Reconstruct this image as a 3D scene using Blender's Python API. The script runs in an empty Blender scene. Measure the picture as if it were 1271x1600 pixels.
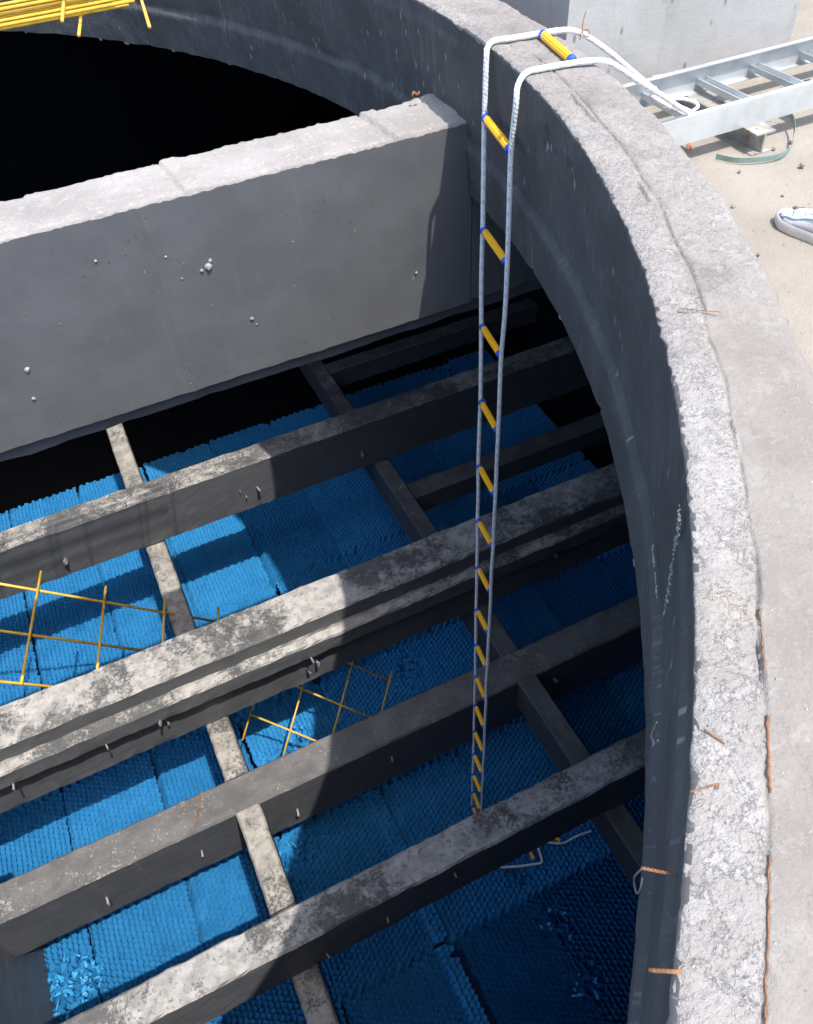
import bpy, bmesh, math, random
import numpy as np
from mathutils import Vector, Matrix, noise as mn

random.seed(7); np.random.seed(7)
SC = bpy.context.scene
COL = SC.collection
R = math.radians

# ------------------------------------------------------------------ camera
cam_d = bpy.data.cameras.new('camera')
cam = bpy.data.objects.new('camera', cam_d); COL.objects.link(cam)
right = Vector((0.9011930, -0.4304540, -0.0506014))
down = Vector((-0.3485064, -0.6502745, -0.6750454))
fwd = Vector((0.2576712, 0.6259811, -0.7360388))
cam.matrix_world = Matrix(((right.x, -down.x, -fwd.x, 0), (right.y, -down.y, -fwd.y, 0), (right.z, -down.z, -fwd.z, 0.75), (0, 0, 0, 1)))
cam_d.sensor_fit = 'VERTICAL'; cam_d.sensor_height = 36.0
cam_d.lens = 1267.8 / 1600 * 36.0
cam_d.clip_start = 0.02; cam_d.clip_end = 600
SC.camera = cam

# ------------------------------------------------------------------ world, sun, exposure
SUN = Vector((0.138, -0.385, 1.0)).normalized()          # towards the sun
world = bpy.data.worlds.new('World'); SC.world = world; world.use_nodes = True
wn = world.node_tree.nodes; wl = world.node_tree.links
bg = wn['Background']; bg.inputs['Strength'].default_value = 0.15
sky = wn.new('ShaderNodeTexSky'); sky.sky_type = 'NISHITA'; sky.sun_disc = False
sky.sun_elevation = math.asin(SUN.z); sky.sun_rotation = math.atan2(SUN.x, SUN.y)
sky.air_density = 1.0; sky.dust_density = 2.0
wl.new(sky.outputs[0], bg.inputs['Color'])
sun_d = bpy.data.lights.new('sun', 'SUN'); sun_d.energy = 2.1; sun_d.angle = R(0.55); sun_d.color = (1.0, 0.955, 0.90)
sun = bpy.data.objects.new('sun', sun_d); COL.objects.link(sun)
sun.rotation_euler = SUN.to_track_quat('Z', 'Y').to_euler(); sun.location = (2, -5, 12)
SC.view_settings.view_transform = 'Standard'; SC.view_settings.look = 'None'
SC.view_settings.exposure = 1.33; SC.view_settings.gamma = 1.0; SC.view_settings.use_curve_mapping = False
SC.cycles.max_bounces = 8; SC.cycles.diffuse_bounces = 4

# ------------------------------------------------------------------ node helper
class NT:
    def __init__(s, name):
        s.m = bpy.data.materials.new(name); s.m.use_nodes = True
        s.t = s.m.node_tree; s.b = s.t.nodes['Principled BSDF']; s.out = s.t.nodes['Material Output']
        s._tc = None
    def n(s, typ, **kw):
        nd = s.t.nodes.new(typ)
        for k, v in kw.items(): setattr(nd, k, v)
        return nd
    def L(s, a, b): s.t.links.new(a, b)
    def put(s, sock, v):
        if isinstance(v, bpy.types.NodeSocket): s.L(v, sock)
        elif isinstance(v, (tuple, list)) and len(v) == 3 and sock.type == 'RGBA': sock.default_value = (*v, 1)
        else: sock.default_value = v
    def obj(s):
        if s._tc is None: s._tc = s.n('ShaderNodeTexCoord')
        return s._tc.outputs['Object']
    def uv(s):
        s.obj(); return s._tc.outputs['UV']
    def scale(s, vec, sc):
        m = s.n('ShaderNodeMapping'); s.put(m.inputs['Vector'], vec); m.inputs['Scale'].default_value = sc; return m.outputs[0]
    def noise(s, sc, det=4, rough=.55, vec=None, dist=0.0):
        nd = s.n('ShaderNodeTexNoise'); nd.inputs['Scale'].default_value = sc; nd.inputs['Detail'].default_value = det
        nd.inputs['Roughness'].default_value = rough; nd.inputs['Distortion'].default_value = dist
        s.put(nd.inputs['Vector'], s.obj() if vec is None else vec); return nd.outputs['Fac']
    def voro(s, sc, vec=None, feature='F1', rnd=1.0):
        nd = s.n('ShaderNodeTexVoronoi', feature=feature); nd.inputs['Scale'].default_value = sc
        nd.inputs['Randomness'].default_value = rnd
        s.put(nd.inputs['Vector'], s.obj() if vec is None else vec); return nd.outputs['Distance']
    def ramp(s, v, a, b, lo=0.0, hi=1.0, smooth=True):
        nd = s.n('ShaderNodeMapRange', interpolation_type='SMOOTHSTEP' if smooth else 'LINEAR')
        s.put(nd.inputs['Value'], v); nd.inputs['From Min'].default_value = a; nd.inputs['From Max'].default_value = b
        nd.inputs['To Min'].default_value = lo; nd.inputs['To Max'].default_value = hi; return nd.outputs[0]
    def math(s, op, a, b=0.0, c=0.0):
        nd = s.n('ShaderNodeMath', operation=op); s.put(nd.inputs[0], a); s.put(nd.inputs[1], b); s.put(nd.inputs[2], c); return nd.outputs[0]
    def mix(s, f, a, b):
        nd = s.n('ShaderNodeMix', data_type='RGBA'); s.put(nd.inputs['Factor'], f); s.put(nd.inputs[6], a); s.put(nd.inputs[7], b); return nd.outputs[2]
    def sep(s, v):
        nd = s.n('ShaderNodeSeparateXYZ'); s.put(nd.inputs[0], v); return nd.outputs
    def nz(s):
        g = s.n('ShaderNodeNewGeometry'); return s.sep(g.outputs['Normal'])[2]
    def bump(s, h, strength, dist=.01, prev=None):
        nd = s.n('ShaderNodeBump'); s.put(nd.inputs['Height'], h); s.put(nd.inputs['Strength'], strength); nd.inputs['Distance'].default_value = dist
        if prev is not None: s.L(prev, nd.inputs['Normal'])
        return nd.outputs[0]
    def fin(s, col, rough=.8, normal=None, metal=0.0, spec=.5):
        s.put(s.b.inputs['Base Color'], col); s.put(s.b.inputs['Roughness'], rough); s.b.inputs['Metallic'].default_value = metal
        s.b.inputs['Specular IOR Level'].default_value = spec
        if normal is not None: s.L(normal, s.b.inputs['Normal'])
        return s.m

CX, CY, RIM = -2.1018, 2.3858, 3.286       # ring centre and inner radius

def mat_rim():
    t = NT('rim_concrete')
    sx, sy, sz = t.sep(t.obj())
    dx = t.math('SUBTRACT', sx, CX); dy = t.math('SUBTRACT', sy, CY)
    r = t.math('SQRT', t.math('ADD', t.math('MULTIPLY', dx, dx), t.math('MULTIPLY', dy, dy)))
    rr = t.math('ADD', r, t.math('MULTIPLY', t.math('SUBTRACT', t.noise(14, 5, .6), .5), .02))
    outer = t.ramp(rr, 3.352, 3.361)                                   # the smoother outer strip
    far = t.ramp(sy, .70, .90)                                         # beyond the cross joint the strip is one surface
    outer = t.math('MULTIPLY', outer, t.math('SUBTRACT', 1.0, t.math('MULTIPLY', far, .75)))
    big = t.noise(3.1, 6, .6); mid = t.noise(17, 6, .65); fine = t.noise(150, 3, .6); grit = t.noise(420, 2, .5)
    col = t.mix(t.ramp(big, .33, .68), (.32, .295, .268), (.41, .384, .353))
    col = t.mix(t.ramp(mid, .50, .72, 0, .6), col, (.50, .485, .465))
    col = t.mix(t.ramp(mid, .46, .30, 0, .55), col, (.28, .258, .242))
    col = t.mix(t.math('MULTIPLY', outer, .85), col, t.mix(t.ramp(t.noise(5, 5, .6), .35, .7), (.215, .190, .160), (.285, .257, .222)))
    flake = t.noise(30, 8, .74, dist=.15)
    inn = t.math('SUBTRACT', 1.0, t.math('MULTIPLY', outer, .6))
    col = t.mix(t.math('MULTIPLY', t.ramp(flake, .535, .56), t.math('MULTIPLY', inn, .34)), col, (.48, .46, .43))
    col = t.mix(t.math('MULTIPLY', t.ramp(t.noise(16, 8, .72, dist=.2), .405, .37), t.math('MULTIPLY', inn, .26)), col, (.25, .23, .21))
    vein = t.math('ABSOLUTE', t.math('SUBTRACT', t.noise(7, 5, .6, dist=.6), .5))
    col = t.mix(t.math('MULTIPLY', t.ramp(vein, .006, .002), .22), col, (.17, .15, .135))
    # fresh grey mortar patches where the skin has come off
    pat = t.ramp(t.noise(9, 5, .62, dist=.6), .585, .60)
    edge_near = t.ramp(r, 3.35, 3.29)
    col = t.mix(t.math('MULTIPLY', pat, t.math('MULTIPLY', edge_near, .55)), col, (.29, .285, .27))
    # damp brown stains running along the far stretch
    st = t.math('MULTIPLY', t.ramp(t.noise(6, 4, .55), .50, .62), t.math('MULTIPLY', far, t.ramp(t.math('ABSOLUTE', t.math('SUBTRACT', r, 3.39)), .07, .0)))
    col = t.mix(t.math('MULTIPLY', st, .6), col, (.19, .165, .145))
    ylw = t.ramp(t.noise(4.3, 3, .5, vec=t.scale(t.obj(), (1, 1, 1))), .62, .72)
    col = t.mix(t.math('MULTIPLY', ylw, .35), col, (.42, .36, .25))
    col = t.mix(t.math('MULTIPLY', t.ramp(sy, .6, 1.7), .32), col, (.24, .215, .195))      # the far stretch is dirtier
    # rust bleeding
    col = t.mix(t.math('MULTIPLY', t.ramp(t.noise(30, 4, .6), .66, .74), t.math('MULTIPLY', t.ramp(t.math('ABSOLUTE', t.math('SUBTRACT', r, 3.355)), .03, .0), .5)), col, (.40, .21, .09))
    col = t.mix(t.ramp(fine, .30, .75, .30, 0), col, (.21, .19, .175))
    col = t.mix(t.ramp(grit, .62, .78, 0, .35), col, (.52, .51, .49))
    pits = t.voro(85); col = t.mix(t.ramp(pits, .16, .06, 0, .5), col, (.20, .18, .165))
    rough_s = t.math('SUBTRACT', 1.0, t.math('MULTIPLY', outer, .55))
    h = t.math('ADD', t.math('MULTIPLY', t.noise(42, 6, .68), 1.0), t.math('ADD', t.math('MULTIPLY', fine, .32), t.math('ADD', t.math('MULTIPLY', t.ramp(pits, .0, .22), .20), t.math('ADD', t.math('MULTIPLY', t.ramp(flake, .53, .56), .10), t.math('MULTIPLY', t.ramp(vein, .002, .006), .08)))))
    nrm = t.bump(h, t.math('MULTIPLY', rough_s, .85), .013)
    return t.fin(col, .93, nrm, spec=.2)

def mat_coating():
    t = NT('black_coating')
    sx, sy, sz = t.sep(t.obj())
    ang = t.math('ARCTAN2', t.math('SUBTRACT', sy, CY), t.math('SUBTRACT', sx, CX))
    cb = t.n('ShaderNodeCombineXYZ'); t.put(cb.inputs[0], t.math('MULTIPLY', ang, RIM)); t.put(cb.inputs[1], sz); cb.inputs[2].default_value = 0.0
    v = cb.outputs[0]
    col = t.mix(t.ramp(t.noise(4, 5, .6, v), .3, .7), (.074, .073, .073), (.100, .098, .098))
    sl = t.n('ShaderNodeMapping'); t.L(v, sl.inputs['Vector']); sl.inputs['Rotation'].default_value = (0, 0, R(14)); sl.inputs['Scale'].default_value = (60, 3.0, 1)
    scr = t.noise(1.6, 4, .7, sl.outputs[0])
    col = t.mix(t.math('MULTIPLY', t.ramp(scr, .54, .66, 0, .45), t.ramp(t.noise(4, 3, .5, v), .42, .60)), col, (.25, .25, .25))
    sl2 = t.n('ShaderNodeMapping'); t.L(v, sl2.inputs['Vector']); sl2.inputs['Rotation'].default_value = (0, 0, R(-4)); sl2.inputs['Scale'].default_value = (150, 6.0, 1)
    col = t.mix(t.math('MULTIPLY', t.ramp(t.noise(1.0, 5, .75, sl2.outputs[0]), .62, .70, 0, .7), t.ramp(t.noise(2.5, 3, .5, v), .45, .58)), col, (.36, .355, .35))
    sp = t.scale(v, (30, 11, 1))
    col = t.mix(t.math('MULTIPLY', t.ramp(t.voro(1.0, sp), .16, .08), t.ramp(t.noise(3.2, 2, .5, v), .44, .56)), col, (.27, .265, .255))
    col = t.mix(t.ramp(t.noise(1, 5, .65, t.scale(v, (16, 1.1, 1))), .58, .8, 0, .25), col, (.15, .15, .155))
    col = t.mix(t.ramp(t.noise(130, 4, .7, v), .62, .68, 0, .5), col, (.28, .28, .275))
    nrm = t.bump(t.math('ADD', t.noise(6, 5, .55, v), t.math('MULTIPLY', t.noise(90, 4, .6, v), .12)), .5, .02)
    return t.fin(col, t.ramp(t.noise(9, 3, .5, v), .3, .7, .60, .78), nrm, spec=.3)

def mat_beam(name, dark=(.088, .088, .086), cover=.54, soft=.028, splash=(.46, .435, .39), pscale=2.1, spk=.60, side=(.080, .084, .088)):
    """dark bituminous paint, pale lime and mortar droppings lying on top"""
    t = NT(name)
    oi = t.n('ShaderNodeObjectInfo')
    add = t.n('ShaderNodeVectorMath', operation='ADD'); t.put(add.inputs[0], t.obj()); 
    cb = t.n('ShaderNodeCombineXYZ'); t.put(cb.inputs[0], t.math('MULTIPLY', oi.outputs['Random'], 40)); t.L(cb.outputs[0], add.inputs[1])
    v = add.outputs[0]
    up = t.ramp(t.nz(), .45, .8)
    base = t.mix(up, t.mix(t.ramp(t.noise(5, 5, .6, v), .3, .7), tuple(c * .92 for c in side), tuple(c * 1.08 for c in side)), t.mix(t.ramp(t.noise(4, 5, .6, v), .3, .7), tuple(c * .85 for c in dark), tuple(c * 1.25 for c in dark)))
    # brush streaks on the sides
    stv = t.noise(1, 4, .65, t.scale(v, (45, 45, 2.2)))
    base = t.mix(t.math('MULTIPLY', t.ramp(stv, .56, .74, 0, .35), t.math('SUBTRACT', 1.0, up)), base, (.16, .16, .16))
    scr = t.noise(1, 3, .7, t.scale(v, (5, 5, 60)))
    base = t.mix(t.math('MULTIPLY', t.ramp(scr, .64, .74, 0, .3), t.math('SUBTRACT', 1.0, up)), base, (.17, .17, .165))
    zone = t.noise(pscale, 4, .55, v); m1 = t.noise(15, 8, .72, v, dist=.5); m2 = t.noise(64, 7, .84, v)
    mask = t.math('ADD', t.math('MULTIPLY', zone, .40), t.math('ADD', t.math('MULTIPLY', m1, .24), t.math('MULTIPLY', m2, .36)))
    dep = t.ramp(mask, cover - soft, cover + soft)
    hole = t.ramp(t.noise(48, 6, .75, v), .30, .43)
    dep = t.math('MULTIPLY', t.math('MULTIPLY', dep, hole), up)
    spk_m = t.math('MULTIPLY', t.ramp(t.noise(62, 5, .7, v, dist=.4), .605, .625), t.ramp(t.noise(4, 3, .5, v), spk - .08, spk + .06))
    dep = t.math('MAXIMUM', dep, t.math('MULTIPLY', spk_m, up))
    scol = t.mix(t.ramp(t.noise(14, 5, .6, v), .35, .65), tuple(c * .62 for c in splash), splash)
    col = t.mix(t.math('MULTIPLY', dep, .92), base, scol)
    # thin dust
    col = t.mix(t.math('MULTIPLY', up, t.ramp(t.noise(8, 6, .65, v), .42, .75, 0, .16)), col, (.30, .28, .25))
    pit = t.math('MULTIPLY', t.ramp(t.voro(23, v), .075, .045), t.math('SUBTRACT', 1.0, up))
    base_p = t.math('MULTIPLY', pit, t.ramp(t.noise(3, 2, .5, v), .40, .52)); col = t.mix(t.math('MULTIPLY', base_p, .7), col, (.03, .03, .032))
    # few white flecks on the sides
    fl = t.math('MULTIPLY', t.ramp(t.voro(17, t.scale(v, (1, 1, .6))), .085, .05), t.ramp(t.noise(2.2, 2, .5, v), .52, .6))
    col = t.mix(t.math('MULTIPLY', fl, .6), col, (.30, .295, .28))
    h = t.math('ADD', t.math('MULTIPLY', dep, .45), t.math('ADD', t.math('MULTIPLY', t.noise(60, 5, .65, v), .35), t.math('MULTIPLY', t.noise(9, 4, .5, v), .8)))
    nrm = t.bump(h, t.math('ADD', .14, t.math('MULTIPLY', up, .45)), .012)
    return t.fin(col, t.math('ADD', t.math('MULTIPLY', dep, .35), .52), nrm, spec=.4)

def mat_pale_concrete(name, a=(.40, .375, .35), b=(.52, .495, .465), bump=.6):
    t = NT(name)
    col = t.mix(t.ramp(t.noise(5, 6, .6), .3, .7), a, b)
    col = t.mix(t.ramp(t.noise(60, 5, .65), .52, .70, 0, .5), col, tuple(min(1, c * 1.3) for c in b))
    col = t.mix(t.ramp(t.noise(170, 3, .6), .42, .28, 0, .55), col, tuple(c * .5 for c in a))
    nrm = t.bump(t.math('ADD', t.noise(48, 6, .65), t.math('MULTIPLY', t.noise(200, 3, .6), .35)), bump, .008)
    return t.fin(col, .93, nrm, spec=.2)

def mat_block():
    t = NT('plinth_concrete')
    sx, sy, sz = t.sep(t.obj())
    col = t.mix(t.ramp(t.noise(3, 5, .55), .3, .7), (.355, .35, .335), (.44, .435, .42))
    col = t.mix(t.ramp(t.voro(15, t.scale(t.obj(), (1, 1, .45))), .13, .05, 0, .8), col, (.15, .14, .13))
    col = t.mix(t.ramp(t.noise(1, 4, .7, t.scale(t.obj(), (9, 9, 1.2))), .58, .75, 0, .35), col, (.27, .26, .24))
    col = t.mix(t.ramp(t.noise(9, 6, .7, dist=.5), .64, .70, 0, .55), col, (.24, .225, .20))
    nrm = t.bump(t.math('ADD', t.noise(12, 6, .6), t.math('MULTIPLY', t.noise(130, 3, .6), .2)), .35, .01)
    return t.fin(col, .9, nrm, spec=.25)

def mat_sand():
    t = NT('sandy_ground')
    col = t.mix(t.ramp(t.noise(2.2, 6, .6), .3, .7), (.275, .245, .205), (.34, .308, .262))
    col = t.mix(t.ramp(t.noise(11, 5, .65), .56, .75, 0, .5), col, (.34, .295, .24))
    col = t.mix(t.ramp(t.voro(36), .13, .07, 0, .55), col, (.27, .24, .20))
    col = t.mix(t.ramp(t.noise(160, 3, .6), .6, .8, 0, .4), col, (.52, .48, .42))
    nrm = t.bump(t.math('ADD', t.noise(14, 6, .65), t.math('MULTIPLY', t.noise(130, 4, .65), .35)), .7, .012)
    return t.fin(col, .95, nrm, spec=.15)

def mat_blue():
    t = NT('blue_fill_plastic')
    oi = t.n('ShaderNodeObjectInfo')
    c0 = t.mix(oi.outputs['Random'], (.040, .300, .60), (.052, .340, .66))
    col = t.mix(t.ramp(t.noise(7, 4, .6), .35, .7, 0, .5), c0, (.028, .225, .48))
    col = t.mix(t.ramp(t.noise(60, 3, .6), .62, .78, 0, .35), col, (.11, .27, .52))
    t.fin(col, .5, None, spec=.3)
    tr = t.n('ShaderNodeBsdfTranslucent'); t.put(tr.inputs['Color'], (.02, .32, .62))
    mx = t.n('ShaderNodeMixShader'); mx.inputs[0].default_value = .10
    t.L(t.b.outputs[0], mx.inputs[1]); t.L(tr.outputs[0], mx.inputs[2]); t.L(mx.outputs[0], t.out.inputs['Surface'])
    return t.m

def mat_rope():
    t = NT('white_rope')
    s = t.sep(t.uv())
    u = t.math('MULTIPLY', s[0], 1.0); w = s[1]           # u metres along, v 0..1 round
    tw = t.math('ADD', t.math('MULTIPLY', u, 95.0), t.math('MULTIPLY', w, 2.0))
    strand = t.math('PINGPONG', tw, .5)
    col = t.mix(t.ramp(strand, .0, .16), (.66, .66, .66), (.82, .82, .81))
    # blue tracer yarn: short dashes
    f1 = t.math('FRACT', t.math('ADD', t.math('MULTIPLY', u, 24.0), t.math('MULTIPLY', w, 4.0)))
    f2 = t.math('FRACT', t.math('MULTIPLY', w, 4.0))
    d = t.math('MULTIPLY', t.ramp(f1, .20, .16), t.ramp(t.math('ABSOLUTE', t.math('SUBTRACT', f2, .5)), .2, .12))
    col = t.mix(t.math('MULTIPLY', d, .95), col, (.13, .20, .45))
    nrm = t.bump(strand, .35, .003)
    return t.fin(col, .8, nrm, spec=.3)

def mat_plain(name, col, rough=.5, metal=0.0, var=.2, nscale=20, spec=.5, bump=.0):
    t = NT(name)
    c = t.mix(t.ramp(t.noise(nscale, 5, .6), .3, .7), tuple(x * (1 - var) for x in col), tuple(min(1, x * (1 + var)) for x in col))
    nrm = t.bump(t.noise(nscale * 6, 3, .6), bump, .003) if bump else None
    return t.fin(c, rough, nrm, metal, spec)

def mat_frp():
    t = NT('amber_glassfibre_bar')
    col = t.mix(t.ramp(t.noise(24, 4, .6), .3, .7), (.70, .40, .035), (.80, .50, .07))
    w = t.noise(1, 2, .5, t.scale(t.obj(), (70, 70, 70)))
    nrm = t.bump(w, .4, .003)
    return t.fin(col, .38, nrm)

def mat_galv():
    t = NT('galvanised_steel')
    col = t.mix(t.ramp(t.noise(5, 5, .65), .35, .65), (.48, .505, .505), (.62, .65, .645))
    col = t.mix(t.ramp(t.noise(30, 4, .6), .60, .78, 0, .3), col, (.36, .34, .30))
    return t.fin(col, t.ramp(t.noise(14, 3, .5), .3, .7, .36, .52), None, .4)

def mat_ibeam():
    t = NT('weathered_steel')
    col = t.mix(t.ramp(t.noise(16, 6, .65, dist=.4), .38, .62), (.30, .27, .22), (.45, .45, .43))
    col = t.mix(t.ramp(t.noise(30, 5, .7), .57, .68, 0, .8), col, (.17, .125, .085))
    return t.fin(col, .6, None, .25)

M = dict(rim=mat_rim(), coat=mat_coating(), block=mat_block(), sand=mat_sand(), blue=mat_blue(), rope=mat_rope(), frp=mat_frp(), galv=mat_galv(), ibeam=mat_ibeam(),
    wallC=mat_pale_concrete('wall_top_concrete', (.285, .264, .244), (.375, .354, .328), .8),
    beamA=mat_beam('black_wall_paint', (.10, .105, .11), .9, .05, side=(.128, .131, .134), spk=.9),
    beamB=mat_beam('stained_beam_paint', cover=.50, pscale=1.7, side=(.105, .109, .113)),
    beamC=mat_beam('splashed_beam_paint', cover=.468, pscale=2.6, side=(.098, .102, .104)),
    beamD=mat_beam('speckled_beam_paint', dark=(.105, .102, .096), cover=.565, pscale=2.2, spk=.46),
    beamE=mat_beam('patchy_beam_paint', cover=.478, pscale=3.0, side=(.115, .12, .126), splash=(.43, .415, .385)),
    beamX=mat_beam('lime_covered_beam_paint', cover=.468, pscale=1.5, splash=(.40, .37, .315)),
    beamX2=mat_beam('lightly_soiled_beam_paint', cover=.56, pscale=2.0, splash=(.36, .35, .31)),
    beamF=mat_beam('plain_beam_paint', cover=.62, pscale=2.0),
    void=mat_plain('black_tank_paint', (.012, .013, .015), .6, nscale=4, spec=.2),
    yellow=mat_plain('yellow_rung_plastic', (.95, .48, .010), .45, var=.06), cap=mat_plain('blue_ring_plastic', (.02, .09, .60), .4, var=.1),
    rust=mat_plain('rusty_wire', (.25, .115, .05), .85, var=.35, nscale=60, bump=.6), steelw=mat_plain('dull_tie_wire', (.36, .35, .33), .5, .4),
    chip=mat_plain('mortar_lump', (.34, .33, .31), .95, var=.3, nscale=40, bump=.5), stub=mat_plain('tie_stub_plastic', (.20, .20, .20), .7, var=.3),
    strap=mat_plain('green_strapping', (.20, .28, .24), .4, var=.15), stone=mat_plain('loose_stone', (.27, .24, .205), .95, var=.35, nscale=30, bump=.5),
    shoe=mat_plain('dusty_shoe_fabric', (.66, .65, .64), .85, var=.12, nscale=25, bump=.3), sole=mat_plain('shoe_rubber', (.60, .58, .54), .7, var=.12), shoeblue=mat_plain('shoe_blue_trim', (.28, .45, .68), .7), dirt=mat_plain('dirt_mark', (.16, .145, .13), .9),
    wood=mat_plain('weathered_timber', (.30, .25, .20), .9, var=.35, nscale=14, bump=.4), bluewire=mat_plain('blue_cord', (.08, .2, .5), .5))

# ------------------------------------------------------------------ object helpers
def link(name, me, parent=None, mat=None):
    o = bpy.data.objects.new(name, me); COL.objects.link(o)
    if parent is not None: o.parent = parent
    if mat is not None: me.materials.append(mat)
    return o
def tag(o, label, cat, group=None):
    o['label'] = label; o['category'] = cat
    if group: o['group'] = group
    return o
def thing(name, label, cat, loc=(0, 0, 0), rotz=0.0, group=None):
    o = bpy.data.objects.new(name, None); COL.objects.link(o); o.empty_display_size = .1
    o.location = loc; o.rotation_euler = (0, 0, rotz); return tag(o, label, cat, group)
def pyd(name, V, F, parent=None, mat=None, smooth=False):
    me = bpy.data.meshes.new(name); me.from_pydata([tuple(v) for v in V], [], [tuple(f) for f in F]); me.update()
    if smooth: me.polygons.foreach_set('use_smooth', [True] * len(me.polygons))
    return link(name, me, parent, mat)
class MB:
    def __init__(s): s.v = []; s.f = []; s.uvs = {}
    def box(s, c, d, rot=None):
        i = len(s.v); hx, hy, hz = d[0] / 2, d[1] / 2, d[2] / 2
        for x, y, z in ((-1,-1,-1),(1,-1,-1),(1,1,-1),(-1,1,-1),(-1,-1,1),(1,-1,1),(1,1,1),(-1,1,1)):
            p = Vector((x * hx, y * hy, z * hz))
            if rot is not None: p = rot @ p
            s.v.append((c[0] + p.x, c[1] + p.y, c[2] + p.z))
        s.f += [(i,i+3,i+2,i+1),(i+4,i+5,i+6,i+7),(i,i+1,i+5,i+4),(i+1,i+2,i+6,i+5),(i+2,i+3,i+7,i+6),(i+3,i,i+4,i+7)]
    def prism(s, prof, a, b, up=(0, 0, 1)):
        """extrude a closed 2D profile (side, up) from a to b"""
        a = Vector(a); b = Vector(b); d = (b - a).normalized(); u = Vector(up); sd = d.cross(u).normalized(); u = sd.cross(d)
        i = len(s.v); n = len(prof)
        for p in (a, b):
            for x, y in prof: s.v.append(tuple(p + sd * x + u * y))
        for k in range(n): s.f.append((i + k, i + (k + 1) % n, i + n + (k + 1) % n, i + n + k))
        s.f.append(tuple(range(i + n - 1, i - 1, -1))); s.f.append(tuple(range(i + n, i + 2 * n)))
    def tube(s, pts, r, n=8, cap=True, rf=None):
        pts = [Vector(p) for p in pts]; i = len(s.v); t0 = None; L = 0.0
        nrm = None
        for k, p in enumerate(pts):
            d = (pts[min(k + 1, len(pts) - 1)] - pts[max(k - 1, 0)]).normalized()
            if nrm is None:
                nrm = d.cross(Vector((0, 0, 1)) if abs(d.z) < .9 else Vector((1, 0, 0))).normalized()
            else:
                nrm = (nrm - d * nrm.dot(d)).normalized()
            bt = d.cross(nrm)
            if k: L += (p - pts[k - 1]).length
            for j in range(n):
                a = 2 * math.pi * j / n
                rr = (r if not callable(r) else r(k, len(pts))) * (1 if rf is None else rf(L, a))
                s.v.append(tuple(p + (nrm * math.cos(a) + bt * math.sin(a)) * rr))
                s.uvs[len(s.v) - 1] = (L, j / n)
        for k in range(len(pts) - 1):
            for j in range(n):
                a = i + k * n + j; b = i + k * n + (j + 1) % n
                s.f.append((a, b, b + n, a + n))
        if cap:
            s.f.append(tuple(range(i + n - 1, i - 1, -1))); e = i + (len(pts) - 1) * n; s.f.append(tuple(range(e, e + n)))
    def build(s, name, mat, parent=None, smooth=False, uv=False):
        o = pyd(name, s.v, s.f, parent, mat, smooth)
        if uv:
            me = o.data; lay = me.uv_layers.new(name='UVMap')
            for p in me.polygons:
                us = [s.uvs.get(me.loops[l].vertex_index, (0, 0)) for l in p.loop_indices]
                wrap = max(u[1] for u in us) - min(u[1] for u in us) > .5
                for l, u in zip(p.loop_indices, us): lay.data[l].uv = (u[0], u[1] + (1 if wrap and u[1] < .5 else 0))
        return o
def smooth_path(pts, step=.012):
    """Catmull-Rom through the points"""
    P = [Vector(p) for p in pts]; P = [P[0] * 2 - P[1]] + P + [P[-1] * 2 - P[-2]]; out = []
    for i in range(1, len(P) - 2):
        n = max(2, int((P[i + 1] - P[i]).length / step))
        for k in range(n):
            t = k / n; a, b, c, d = P[i - 1], P[i], P[i + 1], P[i + 2]
            out.append(.5 * ((2 * b) + (c - a) * t + (2 * a - 5 * b + 4 * c - d) * t * t + (3 * b - a - 3 * c + d) * t ** 3))
    out.append(P[-2]); return out
def fbm(x, y, z, o=4): return mn.fractal(Vector((x, y, z)), 1.0, 2.0, o)          # about -1..1
def add_bevel(o, w, seg=2):
    m = o.modifiers.new('bevel', 'BEVEL'); m.width = w; m.segments = seg; m.limit_method = 'ANGLE'

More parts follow.
